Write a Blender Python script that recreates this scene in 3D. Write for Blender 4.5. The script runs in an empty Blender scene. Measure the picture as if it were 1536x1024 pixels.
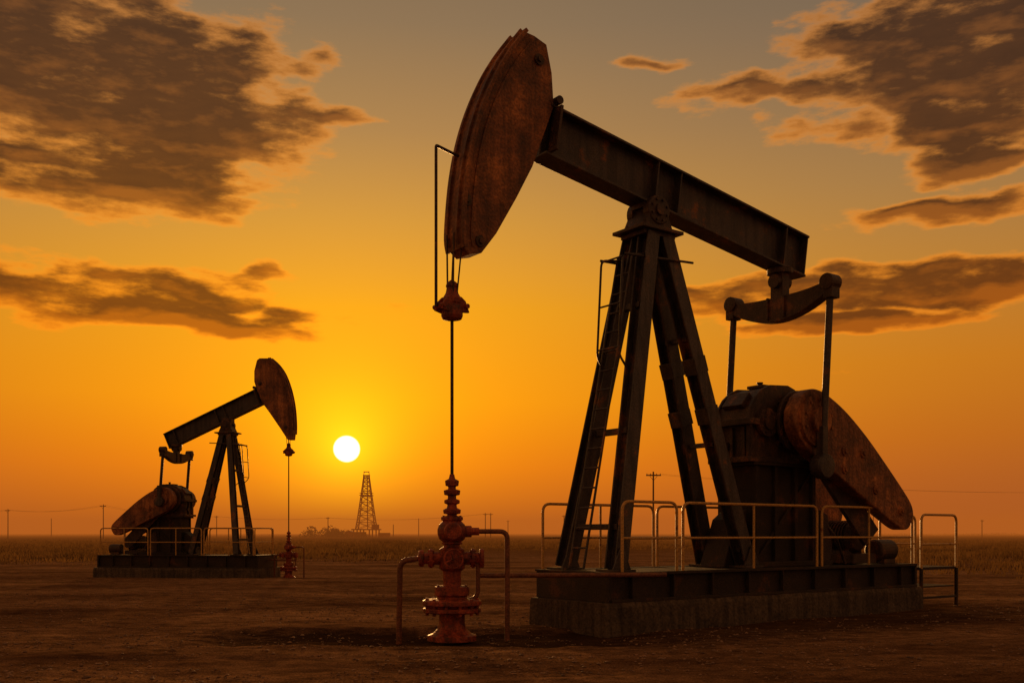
import bpy, bmesh, math, random
import numpy as np
from mathutils import Vector, Matrix, noise
random.seed(7); rng=np.random.default_rng(7)
S=bpy.context.scene
# ------------------------------------------------------------------ materials
def nn(nt,t,**k):
    n=nt.nodes.new(t)
    for a,b in k.items(): setattr(n,a,b)
    return n
def mat_noise(name,c1,c2,c3=None,scale=3,rough=.6,metal=0.,bump=.3,fine=40,stretch=(1,1,1),rust=.5,rvar=.15,streak=0):
    m=bpy.data.materials.new(name); m.use_nodes=True; nt=m.node_tree
    b=nt.nodes['Principled BSDF']; L=nt.links.new
    tc=nn(nt,'ShaderNodeTexCoord'); mp=nn(nt,'ShaderNodeMapping'); mp.inputs['Scale'].default_value=stretch
    L(tc.outputs['Object'],mp.inputs[0])
    n1=nn(nt,'ShaderNodeTexNoise'); n1.inputs['Scale'].default_value=scale; n1.inputs['Detail'].default_value=7; n1.inputs['Roughness'].default_value=.68
    n2=nn(nt,'ShaderNodeTexNoise'); n2.inputs['Scale'].default_value=fine; n2.inputs['Detail'].default_value=3
    L(mp.outputs[0],n1.inputs[0]); L(mp.outputs[0],n2.inputs[0])
    r=nn(nt,'ShaderNodeValToRGB'); e=r.color_ramp.elements
    e[0].position=rust-.12; e[0].color=(*c1,1); e[1].position=rust+.06; e[1].color=(*c2,1)
    if c3: x=e.new(min(.95,rust+.12)); x.color=(*c3,1)
    L(n1.outputs[0],r.inputs[0])
    mx=nn(nt,'ShaderNodeMix',data_type='RGBA',blend_type='MULTIPLY'); mx.inputs[0].default_value=.75
    mr=nn(nt,'ShaderNodeMapRange'); mr.inputs[1].default_value=.3; mr.inputs[2].default_value=.7; mr.inputs[3].default_value=.35; mr.inputs[4].default_value=1.3
    L(n2.outputs[0],mr.inputs[0]); L(r.outputs[0],mx.inputs[6]); L(mr.outputs[0],mx.inputs[7]); col=mx.outputs[2]
    if streak: # run-off streaks: noise stretched vertically
        m3=nn(nt,'ShaderNodeMapping'); m3.inputs['Scale'].default_value=(9,9,.7); L(tc.outputs['Object'],m3.inputs[0])
        n3=nn(nt,'ShaderNodeTexNoise'); n3.inputs['Scale'].default_value=1; n3.inputs['Detail'].default_value=4; L(m3.outputs[0],n3.inputs[0])
        r3=nn(nt,'ShaderNodeMapRange'); r3.inputs[1].default_value=.42; r3.inputs[2].default_value=.62; r3.inputs[3].default_value=1; r3.inputs[4].default_value=1-streak; L(n3.outputs[0],r3.inputs[0])
        mz=nn(nt,'ShaderNodeMix',data_type='RGBA',blend_type='MULTIPLY'); mz.inputs[0].default_value=1; L(col,mz.inputs[6]); L(r3.outputs[0],mz.inputs[7]); col=mz.outputs[2]
    L(col,b.inputs['Base Color'])
    rr=nn(nt,'ShaderNodeMapRange'); rr.inputs[3].default_value=rough-rvar; rr.inputs[4].default_value=min(1,rough+rvar); L(n1.outputs[0],rr.inputs[0]); L(rr.outputs[0],b.inputs['Roughness'])
    b.inputs['Metallic'].default_value=metal
    bp=nn(nt,'ShaderNodeBump'); bp.inputs['Strength'].default_value=bump; bp.inputs['Distance'].default_value=.02
    ad=nn(nt,'ShaderNodeMath',operation='ADD'); L(n1.outputs[0],ad.inputs[0]); L(n2.outputs[0],ad.inputs[1])
    L(ad.outputs[0],bp.inputs['Height']); L(bp.outputs[0],b.inputs['Normal'])
    return m
STEEL=mat_noise('weathered_steel',(.065,.055,.053),(.11,.084,.072),(.30,.12,.045),scale=1.8,rough=.44,metal=.2,bump=.45,rust=.52,streak=.45)
RUST=mat_noise('rusty_plate',(.14,.055,.027),(.38,.14,.05),(.58,.22,.07),scale=1.7,rough=.58,metal=.05,bump=.8,fine=22,rust=.48,streak=.4)
DARK=mat_noise('greasy_iron',(.045,.03,.023),(.10,.056,.037),(.24,.10,.045),scale=2.5,rough=.5,metal=.2,bump=.5,rust=.5,streak=.3)
BASE=mat_noise('skid_steel',(.026,.018,.013),(.05,.032,.022),(.12,.05,.024),scale=1.5,rough=.7,metal=.1,bump=.4,rust=.52)
CONC=mat_noise('concrete',(.07,.05,.034),(.14,.10,.066),None,scale=1.7,rough=.9,bump=.9,fine=22,rvar=.05,streak=.45)
RAIL=mat_noise('rail_paint',(.66,.36,.08),(.76,.44,.12),(.30,.12,.04),scale=6,rough=.38,metal=.0,bump=.15,rust=.54)
RED=mat_noise('red_valve_paint',(.13,.03,.016),(.46,.072,.022),(.54,.10,.03),scale=6,rough=.55,metal=.0,bump=.6,fine=35,rust=.47,streak=.4)
PIPE=mat_noise('pipe_rust',(.16,.06,.03),(.28,.10,.045),None,scale=6,rough=.5,metal=.2,bump=.3)
WOOD=mat_noise('pole_wood',(.09,.05,.025),(.14,.075,.035),None,scale=1,rough=.9,bump=.1)
DERR=mat_noise('derrick_steel',(.30,.09,.03),(.42,.13,.04),None,scale=.5,rough=.8,bump=.1)
# ------------------------------------------------------------------ mesh builder
class MB:
    def __init__(s): s.v=[]; s.f=[]; s.sm=[]
    def add(s,vs,fs,smooth=False):
        o=len(s.v); s.v+= [tuple(v) for v in vs]; s.f+=[tuple(i+o for i in f) for f in fs]; s.sm+=[smooth]*len(fs)
    def prism(s,out,y0,y1):
        n=len(out); vs=[(a,y0,b) for a,b in out]+[(a,y1,b) for a,b in out]
        fs=[tuple(range(n)),tuple(range(2*n-1,n-1,-1))]+[(i,i+n,(i+1)%n+n,(i+1)%n) for i in range(n)]
        s.add(vs,fs)
    def box(s,c,d):
        x,y,z=c; a,b,h=d[0]/2,d[1]/2,d[2]/2
        s.prism([(x-a,z-h),(x+a,z-h),(x+a,z+h),(x-a,z+h)],y-b,y+b)
    def sec(s,p0,p1,poly,up=(0,0,1),poly1=None):
        p0=Vector(p0);p1=Vector(p1); d=(p1-p0).normalized(); up=Vector(up)
        if abs(d.dot(up))>.98: up=Vector((0,1,0))
        r=d.cross(up).normalized(); u=r.cross(d).normalized(); n=len(poly); poly1=poly1 or poly
        vs=[p0+r*a+u*b for a,b in poly]+[p1+r*a+u*b for a,b in poly1]
        s.add(vs,[tuple(range(n)),tuple(range(2*n-1,n-1,-1))]+[(i,i+n,(i+1)%n+n,(i+1)%n) for i in range(n)])
    def bar(s,p0,p1,w,h,up=(0,0,1)): s.sec(p0,p1,[(-w/2,-h/2),(w/2,-h/2),(w/2,h/2),(-w/2,h/2)],up)
    def ibeam(s,p0,p1,w,h,up=(0,0,1),tf=.05,tw=.05):
        a=w/2;b=h/2;t=tw/2
        s.sec(p0,p1,[(-a,-b),(a,-b),(a,-b+tf),(t,-b+tf),(t,b-tf),(a,b-tf),(a,b),(-a,b),(-a,b-tf),(-t,b-tf),(-t,-b+tf),(-a,-b+tf)],up)
    def cyl(s,p0,p1,r0,r1=None,n=12):
        p0=Vector(p0);p1=Vector(p1); r1=r0 if r1 is None else r1; d=(p1-p0)
        if d.length<1e-6: return
        d.normalize(); q=Vector((0,0,1)) if abs(d.z)<.9 else Vector((1,0,0)); a=d.cross(q).normalized(); b=d.cross(a)
        c=[(math.cos(2*math.pi*i/n),math.sin(2*math.pi*i/n)) for i in range(n)]
        vs=[p0+(a*x+b*y)*r0 for x,y in c]+[p1+(a*x+b*y)*r1 for x,y in c]
        s.add(vs,[(i,(i+1)%n,(i+1)%n+n,i+n) for i in range(n)],True)
        s.add(vs[:n],[tuple(range(n-1,-1,-1))]); s.add(vs[n:],[tuple(range(n))])
    def lathe(s,prof,c,axis='z',n=28):
        vs=[];
        for r,h in prof:
            for i in range(n):
                t=2*math.pi*i/n; x,y=r*math.cos(t),r*math.sin(t)
                p={'z':(x,y,h),'y':(x,h,y),'x':(h,x,y)}[axis]
                vs.append((p[0]+c[0],p[1]+c[1],p[2]+c[2]))
        m=len(prof); fs=[(k*n+i,k*n+(i+1)%n,(k+1)*n+(i+1)%n,(k+1)*n+i) for k in range(m-1) for i in range(n)]
        s.add(vs,fs); s.add(vs[:n],[tuple(range(n))]); s.add(vs[-n:],[tuple(range(n))])
    def ring(s,c,R,rb,h,k,axis='z'):
        for i in range(k):
            t=2*math.pi*(i+.5)/k; x,y=R*math.cos(t),R*math.sin(t)
            if axis=='z': s.cyl((c[0]+x,c[1]+y,c[2]-h),(c[0]+x,c[1]+y,c[2]+h),rb,n=6)
            elif axis=='y': s.cyl((c[0]+x,c[1]-h,c[2]+y),(c[0]+x,c[1]+h,c[2]+y),rb,n=6)
            else: s.cyl((c[0]-h,c[1]+x,c[2]+y),(c[0]+h,c[1]+x,c[2]+y),rb,n=6)
    def tube(s,pts,r,n=10,rc=.12):
        P=[Vector(p) for p in pts]; Q=[P[0]]
        for i in range(1,len(P)-1):
            a=(P[i-1]-P[i]);b=(P[i+1]-P[i]); k=min(rc,a.length*.45,b.length*.45)
            A=P[i]+a.normalized()*k; B=P[i]+b.normalized()*k
            for j in range(6):
                t=j/5; Q.append(A*(1-t)**2+P[i]*2*t*(1-t)+B*t*t)
        Q.append(P[-1]); vs=[]; prev=None
        for i,p in enumerate(Q):
            d=(Q[min(i+1,len(Q)-1)]-Q[max(i-1,0)]).normalized()
            if prev is None: q=Vector((0,0,1)) if abs(d.z)<.9 else Vector((1,0,0)); a=d.cross(q).normalized()
            else: a=(prev-d*prev.dot(d)).normalized()
            prev=a; b=d.cross(a)
            vs+=[p+(a*math.cos(2*math.pi*j/n)+b*math.sin(2*math.pi*j/n))*r for j in range(n)]
        s.add(vs,[(k*n+i,k*n+(i+1)%n,(k+1)*n+(i+1)%n,(k+1)*n+i) for k in range(len(Q)-1) for i in range(n)],True)
    def strip(s,pts,o0,o1,y0,y1):
        n=len(pts); N=[]
        for i in range(n):
            a=pts[max(i-1,0)];b=pts[min(i+1,n-1)]; dx,dz=b[0]-a[0],b[1]-a[1]; l=math.hypot(dx,dz); N.append((dz/l,-dx/l))
        if N[n//2][0]>0: N=[(-a,-b) for a,b in N]
        A=[(p[0]+q[0]*o0,p[1]+q[1]*o0) for p,q in zip(pts,N)]; B=[(p[0]+q[0]*o1,p[1]+q[1]*o1) for p,q in zip(pts,N)]
        for i in range(n-1):
            s.prism([A[i],A[i+1],B[i+1],B[i]],y0,y1)
        return B
    def done(s,name,mat,parent=None,bevel=0):
        me=bpy.data.meshes.new(name); me.from_pydata(s.v,[],s.f); me.polygons.foreach_set('use_smooth',s.sm)
        bm=bmesh.new(); bm.from_mesh(me); bmesh.ops.recalc_face_normals(bm,faces=bm.faces); bm.to_mesh(me); bm.free()
        me.materials.append(mat); o=bpy.data.objects.new(name,me); S.collection.objects.link(o)
        if parent: o.parent=parent
        if bevel:
            b=o.modifiers.new('b','BEVEL'); b.width=bevel; b.segments=2; b.limit_method='ANGLE'; b.angle_limit=math.radians(40)
        return o
def empty(name,loc=(0,0,0),rot=0,sc=1):
    o=bpy.data.objects.new(name,None); S.collection.objects.link(o); o.location=loc; o.rotation_euler=(0,0,rot); o.scale=(sc,)*3; return o
CAMZ=1.6; F=1500.
def survey(W,th):
    U=(math.cos(th),math.sin(th)); V=(-U[1],U[0])
    def f(px,py,y=0.):
        a=(px-768)/F; s=(a*(W[1]+y*V[1])-W[0]-y*V[0])/(U[0]-a*U[1]); d=W[1]+s*U[1]+y*V[1]
        return (round(s,3),round(CAMZ+(800-py)/F*d,3))
    return f
# ------------------------------------------------------------------ pumpjack
def smooth_arc(p,n=28):
    out=[]; P=[p[0]]+list(p)+[p[-1]]
    for i in range(1,len(P)-2):
        for j in range(n//(len(p)-1)+1):
            t=j/(n//(len(p)-1)+1)
            q=[.5*((2*P[i][k])+(-P[i-1][k]+P[i+1][k])*t+(2*P[i-1][k]-5*P[i][k]+4*P[i+1][k]-P[i+2][k])*t*t+(-P[i-1][k]+3*P[i][k]-3*P[i+1][k]+P[i+2][k])*t**3) for k in (0,1)]
            out.append(tuple(q))
    out.append(p[-1]); return out
def pumpjack(c):
    E=empty('pumpjack',(*c['W'],0),c['th']); g=c['g']; k=c['k']
    # --- horse head
    arc=smooth_arc(c['arc']); m=MB(); hw=.19*k
    m.prism(arc+c['rear'],-hw,hw); m.done('horsehead_body',RUST,E,.012*k)
    m=MB(); m.strip(arc,-.03*k,.03*k,-.27*k,.27*k); m.strip(arc,-.20*k,-.165*k,-hw-.02*k,hw+.02*k)
    m.strip(arc[:-2],.03*k,.07*k,-.16*k,-.12*k); m.strip(arc[:-2],.03*k,.07*k,.12*k,.16*k)
    m.done('horsehead_rim',RUST,E)
    m=MB()
    for p in c['bolts']:
        m.lathe([(.09*k,-hw-.03),(.09*k,hw+.03)],(p[0],0,p[1]),'y',16); m.lathe([(.045*k,-hw-.06),(.045*k,hw+.06)],(p[0],0,p[1]),'y',8)
    m.done('horsehead_pins',DARK,E,.005)
    # --- walking beam
    m=MB(); b0=Vector((c['beam0'][0],0,c['beam0'][1])); b1=Vector((c['beam1'][0],0,c['beam1'][1])); H=c['bh']; w=.42*k
    m.ibeam(b0,b1,w,H,tf=.045*k,tw=.06*k); d=(b1-b0).normalized(); u=Vector((-d.z,0,d.x)); Lb=(b1-b0).length
    if u.z<0: u=-u
    for f in (.02,.37,.455,.90,.995):
        p=b0+d*Lb*f; m.bar(p-u*(H/2-.002),p+u*(H/2-.002),.03*k,w*.94,up=d.cross(u))
    m.done('walking_beam',STEEL,E,.008*k)
    m=MB(); 
    for y in (-1,1):
        p=b0+d*(.12*k); m.bar(p-u*(H*.42)+Vector((0,y*.235*k,0)),p+u*(H*.46)+Vector((0,y*.235*k,0)),.05*k,.22*k,up=(0,1,0))
        for q in (-.32,-.1,.12,.34):
            a=p+u*(H*q); m.cyl((a.x,y*.2*k,a.z),(a.x,y*.30*k,a.z),.035*k,n=6)
    a=b0+u*(H*.5)+d*.1*k; m.cyl((a.x,-.3*k,a.z+.06*k),(a.x,.3*k,a.z+.06*k),.07*k); m.cyl((a.x-.25*k,-.1*k,a.z+.14*k),(a.x+.12*k,.1*k,a.z+.05*k),.03*k)
    m.done('head_hinge',DARK,E,.005)
    m=MB()
    sx,sz=c['saddle']
    m.lathe([(.10*k,-.34*k),(.10*k,-.30*k),(.24*k,-.30*k),(.26*k,-.28*k),(.26*k,-.14*k),(.18*k,-.12*k),(.18*k,.12*k),(.26*k,.14*k),(.26*k,.28*k),(.24*k,.30*k),(.10*k,.30*k),(.10*k,.34*k)],(sx,0,sz),'y',24)
    m.ring((sx,0,sz),.19*k,.025*k,.33*k,8,'y')
    m.prism([(sx-.36*k,sz-.34*k),(sx+.36*k,sz-.34*k),(sx+.2*k,sz),(sx-.2*k,sz)],-.28*k,.28*k)
    bz=b0+d*((sx-b0.x)/d.x)-u*(H/2); m.box((sx,0,(bz.z+sz)/2+.05),(.5*k,.36*k,max(.06,bz.z-sz)))
    m.box((sx,0,sz-.36*k),(1.0*k,.8*k,.06*k)); m.box((sx,0,sz-.43*k),(.75*k,.62*k,.08*k))
    for a in (-.3,.3):
        for y in (-.22,.22): m.cyl((sx+a*k,y*k,sz-.4*k),(sx+a*k,y*k,sz-.22*k),.03*k,n=6)
    m.done('saddle_bearing',DARK,E,.008*k)
    # --- samson post
    m=MB(); tz=sz-.44*k; zb=c['zb']; fs,rs=c['feet']; ft,rt=c['ft'],c['rt']; lw=c['lw']
    legs={}
    for y in (-1,1):
        A=(sx-.17*k,y*.20*k,tz); B=(fs,y*ft,zb+.04); legs['f',y]=(Vector(A),Vector(B)); m.ibeam(A,B,lw,lw,up=(0,1,0),tf=.035*k,tw=.04*k)
        A=(sx+.2*k,y*.17*k,tz); B=(rs,y*rt,zb+.04); legs['r',y]=(Vector(A),Vector(B)); m.ibeam(A,B,lw,lw,up=(0,1,0),tf=.035*k,tw=.04*k)
    for fr in c['braces']:
        a=legs['f',-1][0].lerp(legs['f',-1][1],fr); b=legs['f',1][0].lerp(legs['f',1][1],fr); m.bar(a,b,.14*k,.10*k)
    for fr in (.3,.62,.95):
        a=legs['r',-1][0].lerp(legs['r',-1][1],fr); b=legs['r',1][0].lerp(legs['r',1][1],fr); m.bar(a,b,.12*k,.08*k)
    for y in (-1,1):
        for q,x,t in (('f',fs,ft),('r',rs,rt)):
            m.box((x,y*t,zb+.02),(.5*k,.45*k,.04)); m.prism([(x-.2*k,zb+.04),(x+.2*k,zb+.04),(x+.03,zb+.4*k),(x-.03,zb+.4*k)],y*t-.16*k,y*t-.13*k)
    m.done('samson_post',STEEL,E,.006*k)
    m=MB()
    for fr in (.38,.53):
        for y in (-1,1):
            a=legs['r',y][0].lerp(legs['r',y][1],fr); m.bar((a.x-.05*k,a.y,a.z+.14*k),(a.x+.05*k,a.y,a.z-.14*k),lw*1.08,lw*1.1,up=(0,1,0))
    m.done('leg_splice_plates',STEEL,E,.006)
    # --- ladder on the front face of the post
    m=MB(); A=(legs['f',1][0]+legs['f',-1][0])/2; B=(legs['f',1][1]+legs['f',-1][1])/2
    off=Vector((-.2*k,0,0)); lr=.19*k; r=.017*k
    def lp(fr,y): p=A.lerp(B,fr)+off; return Vector((p.x,p.y+y,p.z))
    yc=-g*.12*k
    m.tube([lp(.06,yc-lr),lp(1,yc-lr)],r*1.3,8); m.tube([lp(.06,yc+lr),lp(1,yc+lr)],r*1.3,8)
    nr=int((A.z-B.z)/.36/max(k,.8))
    for i in range(1,nr):
        m.cyl(lp(.06+.94*i/nr,yc-lr),lp(.06+.94*i/nr,yc+lr),r,n=8)
    p=A.lerp(B,.06); q=A.lerp(B,.40)
    for y in (-.28*k,.28*k):
        m.tube([(p.x-.1*k,y,p.z-.05),(p.x-.62*k,y,p.z-.12),(p.x-.72*k,y,q.z+.15),(q.x-.1*k,y,q.z-.1)],r*1.2,8)
    for h in (0.02,.42,.8):
        z=p.z-.12+(q.z-p.z)*h; x=p.x-.62*k-.1*k*h; m.cyl((x,-.28*k,z),(x,.28*k,z),r,n=8)
    m.tube([(p.x-.62*k,-.3*k,p.z-.12),(sx+.75*k,-.38*k,p.z-.05)],r*1.3,8); m.tube([(p.x-.62*k,.3*k,p.z-.12),(sx+.75*k,.38*k,p.z-.05)],r*1.3,8)
    m.done('ladder',STEEL,E)
    # --- equalizer + pitman arms
    ex,ez=c['eq']; ew=c['ew']; m=MB()
    top=b0+d*((ex-b0.x)/d.x)-u*(H/2)
    m.cyl((ex,0,top.z+.02),(ex,0,top.z-.08*k),.26*k); m.lathe([(.14*k,-.2*k),(.14*k,.2*k)],(ex,0,(top.z+ez+.2*k)/2),'x',18); m.box((ex,0,(top.z+ez)/2),(.22*k,.3*k,top.z-ez))
    n=16; tp=[];bt=[]
    for i in range(n+1):
        y=-ew+2*ew*i/n; a=abs(y)/ew; tp.append((y,.13*k+.10*k*a**3)); bt.append((y,-.36*k+.36*k*a**1.9))
    out=tp+bt[::-1]; nn_=len(out)
    for x0,x1,sc in ((ex-.12*k,ex+.12*k,1),):
        vs=[(x0,y,ez+z*sc) for y,z in out]+[(x1,y,ez+z*sc) for y,z in out]
        m.add(vs,[tuple(range(nn_)),tuple(range(2*nn_-1,nn_-1,-1))]+[(i,i+nn_,(i+1)%nn_+nn_,(i+1)%nn_) for i in range(nn_)])
    for y in (-.2*k,.2*k): m.box((ex,y,ez-.08*k),(.32*k,.05*k,.44*k))
    for y in (-1,1):
        m.lathe([(.09*k,-.16*k),(.16*k,-.15*k),(.16*k,.15*k),(.09*k,.16*k)],(ex,y*ew,ez+.20*k),'x',18)
        m.box((ex,y*(ew+.02*k),ez+.06*k),(.26*k,.2*k,.34*k))
    m.done('equalizer',DARK,E,.012*k)
    m=MB(); cx,cz=c['crank']; wp=c['wrist']
    for y in (-1,1):
        m.cyl((ex,y*ew,ez+.1*k),(wp[0],y*ew,wp[1]),.068*k,.068*k)
        m.lathe([(.10*k,-.14*k),(.22*k,-.13*k),(.24*k,-.08*k),(.24*k,.08*k),(.22*k,.13*k),(.10*k,.14*k)],(wp[0],y*ew,wp[1]),'y',24)
        m.bar((wp[0],y*ew,wp[1]),(wp[0]+.01,y*ew,wp[1]+.75*k),.16*k,.14*k,up=(0,1,0))
    m.done('pitman_arms',STEEL,E,.006)
    # --- crank counterweights
    tip=c['tip']; dx,dz=tip[0]-cx,tip[1]-cz; Lc=math.hypot(dx,dz); dx/=Lc;dz/=Lc; ex2,ez2=-dz,dx
    if ez2<0: ex2,ez2=-ex2,-ez2
    prof=[(-.16,.15,.15),(-.12,.42,.40),(-.05,.58,.54),(.05,.66,.60),(.2,.70,.56),(.4,.66,.50),(.6,.56,.44),(.8,.44,.38),(.93,.34,.32),(.985,.22,.22),(1,.08,.1)]
    cwk=c['cwk']
    up=[(cx+dx*f*Lc+ex2*a*cwk,cz+dz*f*Lc+ez2*a*cwk) for f,a,b in prof]; lo=[(cx+dx*f*Lc-ex2*b*cwk,cz+dz*f*Lc-ez2*b*cwk) for f,a,b in prof]
    out=smooth_arc(up,40)+smooth_arc(lo,40)[::-1]
    cy0,cy1=c['cwy']; m=MB(); m2=MB()
    for y in (-1,1):
        m.prism(out,y*cy0,y*cy1)
        m2.lathe([(.50*k,-.05),(.50*k,.05)],(cx,y*(cy1+.02),cz),'y',36)
        m2.lathe([(.26*k,-.12*k),(.26*k,.12*k)],(cx,y*(cy1+.05),cz),'y',28); m2.ring((cx,y*(cy1+.07),cz),.40*k,.035*k,.03,10,'y')
        for f,s_ in ((.28,.0),(.42,.3),(.62,-.1),(.88,0),(.33,-.3)):
            p=(cx+dx*f*Lc+ex2*s_*cwk,y*cy1,cz+dz*f*Lc+ez2*s_*cwk); m2.lathe([(.10*k,-.04),(.10*k,.03),(.05*k,.03),(.05*k,.06)] if y>0 else [(.05*k,-.06),(.05*k,-.03),(.10*k,-.03),(.10*k,.04)],p,'y',14)
    m.done('counterweights',RUST,E,.03*k); m2.done('crank_hubs',RUST,E,.01*k)
    # --- gear reducer
    m=MB(); R=.70*k; gx=c['gx']+.06*k; gz=cz-.02
    def housing(s_,top=1.):
        P=[(-1.0,-.75),(-1.0,.02),(-.95,.26),(-.80,.46),(-.62,.60),(-.40,.69),(.10,.72),(.30,.66),(.50,.50),(.64,.26),(.72,0),(.80,-.75)]
        return [(gx+a*k*s_,gz+(b_*s_ if b_>0 else b_)*k) for a,b_ in P]
    m.prism(housing(1.),-.44*k,.44*k)
    for y in (-.40,.40): m.prism(housing(1.05),y*k-.03*k,y*k+.03*k)
    m.prism([(gx-1.16*k,gz-.08*k),(gx+.92*k,gz-.08*k),(gx+.92*k,gz+.04*k),(gx-1.16*k,gz+.04*k)],-.56*k,.56*k)
    m.prism([(gx-1.12*k,gz-.78*k),(gx+.92*k,gz-.78*k),(gx+.92*k,gz-.68*k),(gx-1.12*k,gz-.68*k)],-.54*k,.54*k)
    for y in (-1,1):
        m.lathe([(.30*k,-.12*k),(.46*k,-.1*k),(.46*k,.02*k),(.62*k,.03*k),(.62*k,.10*k),(.30*k,.11*k)] if y>0 else [(.30*k,-.11*k),(.62*k,-.10*k),(.62*k,-.03*k),(.46*k,-.02*k),(.46*k,.1*k),(.30*k,.12*k)],(cx,y*.54*k,cz),'y',36)
        m.lathe([(.27*k,-.1*k),(.27*k,.1*k)],(gx-.62*k,y*.46*k,gz-.02),'y',24); m.lathe([(.14*k,-.14*k),(.14*k,.14*k)],(gx-.62*k,y*.46*k,gz-.02),'y',18)
        m.ring((gx-.62*k,y*.46*k,gz-.02),.21*k,.025*k,.12*k,8,'y'); m.ring((cx,y*.54*k,cz),.54*k,.03*k,.13*k,12,'y')
        for i in range(8): m.cyl((gx-1.08*k+i*.27*k,y*.51*k,gz-.13*k),(gx-1.08*k+i*.27*k,y*.51*k,gz+.09*k),.028*k,n=6)
    for y in (-.3,0,.3):
        m.bar((gx-1.03*k,y*k,gz-.7*k),(gx-1.03*k,y*k,gz-.1*k),.05*k,.07*k,up=(0,1,0))
    # bolted inspection cover on the sloping shoulder
    p0=Vector((gx-.88*k,0,gz+.40*k)); nrm_=Vector((-.75,0,.66)); 
    m.bar(p0-nrm_*.04*k,p0+nrm_*.07*k,.34*k,.5*k,up=(0,1,0))
    m.lathe([(.08*k,-.06*k),(.08*k,.06*k)],(gx-1.04*k,.15*k,gz-.45*k),'x',12)
    m.lathe([(.17*k,-c['cwy'][1]),(.17*k,c['cwy'][1])],(cx,0,cz),'y',20)
    m.box((gx-.15*k,0,gz+.74*k),(.44*k,.40*k,.06*k)); m.lathe([(.045*k,0),(.045*k,.07*k),(.065*k,.07*k),(.065*k,.10*k)],(gx-.1*k,.1*k,gz+.76*k),'z',14)
    m.done('gear_reducer',DARK,E,.02*k)
    m=MB(); zt=gz-.78*k
    m.prism([(gx-.98*k,zb),(gx+1.1*k,zb),(gx+.85*k,zb+.45*k),(gx+.85*k,zt),(gx-.85*k,zt),(gx-.85*k,zb+.45*k)],-.40*k,.40*k)
    for x in (-.85,-.3,.3,.85):
        for y in (-.44,.44): m.bar((gx+x*k,y*k,zb),(gx+x*k,y*k,zt),.09*k,.09*k,up=(0,1,0))
    for y in (-.43,.43): m.bar((gx-.85*k,y*k,zb+.1),(gx+.85*k,y*k,zt-.1),.06*k,.06*k,up=(0,1,0))
    m.box((gx,0,zt-.03),(2.0*k,1.06*k,.06)); m.box((gx,0,zb+.05),(2.5*k,1.25*k,.1))
    m.prism([(gx-1.6*k,zb),(gx-.95*k,zb),(gx-.95*k,zb+1.1*k),(gx-1.25*k,zb+.9*k)],-.3*k,.3*k)
    m.done('reducer_pedestal',BASE,E,.012*k)
    # --- motor & belt guard on the skid tail
    m=MB(); mx=c['motor']; mz=zb+.55*k
    m.lathe([(.12*k,-.62*k),(.27*k,-.60*k),(.33*k,-.5*k),(.33*k,.42*k),(.27*k,.5*k),(.10*k,.52*k),(.1*k,.75*k),(.22*k,.75*k),(.22*k,.9*k)],(mx,g*-.1,mz),'y',24)
    for i in range(12): m.lathe([(.36*k,-.012),(.36*k,.012)],(mx,g*-.1+(-.42+i*.075)*k,mz),'y',24)
    m.box((mx,0,zb+.12*k),(.8*k,1.3*k,.2*k)); m.prism([(mx-.3*k,zb),(mx+.3*k,zb),(mx+.2*k,mz-.1),(mx-.2*k,mz-.1)],-.4*k,.3*k)
    m.bar((mx,g*.78*k,mz),(cx+.55*k,g*.60*k,gz-.5*k),.10*k,.5*k,up=(0,0,1))
    m.prism([(mx-1.35*k,zb),(mx-1.05*k,zb),(mx-.95*k,zb+.35*k),(mx-1.1*k,zb+1.0*k),(mx-1.3*k,zb+1.1*k),(mx-1.35*k,zb+.8*k)],g*.35*k,g*.55*k)
    m.tube([(mx-1.2*k,g*.5*k,zb+.9*k),(mx-.9*k,g*.6*k,zb+.55*k),(mx-.6*k,g*.6*k,zb+.02)],.03*k)
    m.lathe([(.19*k,-.3*k),(.23*k,-.27*k),(.23*k,.27*k),(.19*k,.3*k)],(mx+.72*k,g*.55*k,zb+.28*k),'x',20)
    m.box((mx+.72*k,g*.55*k,zb+.05),(.4*k,.4*k,.1))
    m.done('motor_and_drive',DARK,E,.01*k)
    # --- skid + concrete
    s0,s1,hwid,zc=c['base']; m=MB()
    for y in (-1,1):
        m.ibeam((s0+.12,y*(hwid-.16),(zc+zb)/2),(s1-.1,y*(hwid-.16),(zc+zb)/2),.26*k,zb-zc,tf=.05*k,tw=.05*k)
        x=s0+.6
        while x<s1-.2:
            m.box((x,y*(hwid-.09),(zc+zb)/2),(.03,.10*k,zb-zc-.11*k)); x+=.95*k
    m.box((s0+.11,0,(zc+zb)/2),(.06,2*hwid-.12,zb-zc-.004)); m.box((s1-.1,0,(zc+zb)/2),(.06,2*hwid-.12,zb-zc-.004))
    m.box(((s0+s1)/2,0,zb-.03),(s1-s0-.4,2*hwid-.5,.04))
    m.box((s0+.3,0,zb-.01),(.5,2*hwid-.1,.03))
    m.done('skid_frame',BASE,E,.006)
    nx=int((s1-s0)/.12); pts=[]
    m=MB()
    def prof_at(i,x):
        j=lambda q: .018*noise.noise(Vector((x*3.1,q*4.7,c['W'][1])))+.012*noise.noise(Vector((x*11,q*9.,2)))
        cz_=zc-.02; hb=hwid+.02
        return [(-hb+j(1),-.2),(-hwid+j(2),cz_-.06+j(3)),(-hwid+.035+j(4),cz_+.02+j(5)*.4),(-hwid*.4,zc),(hwid*.4,zc),(hwid-.035+j(6),cz_+.02+j(7)*.4),(hwid+j(8),cz_-.06+j(9)),(hb+j(10),-.2)]
    for i in range(nx+1):
        x=s0-.02+(s1-s0+.07)*i/nx; pts+=[(x,a,b) for a,b in prof_at(i,x)]
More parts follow.
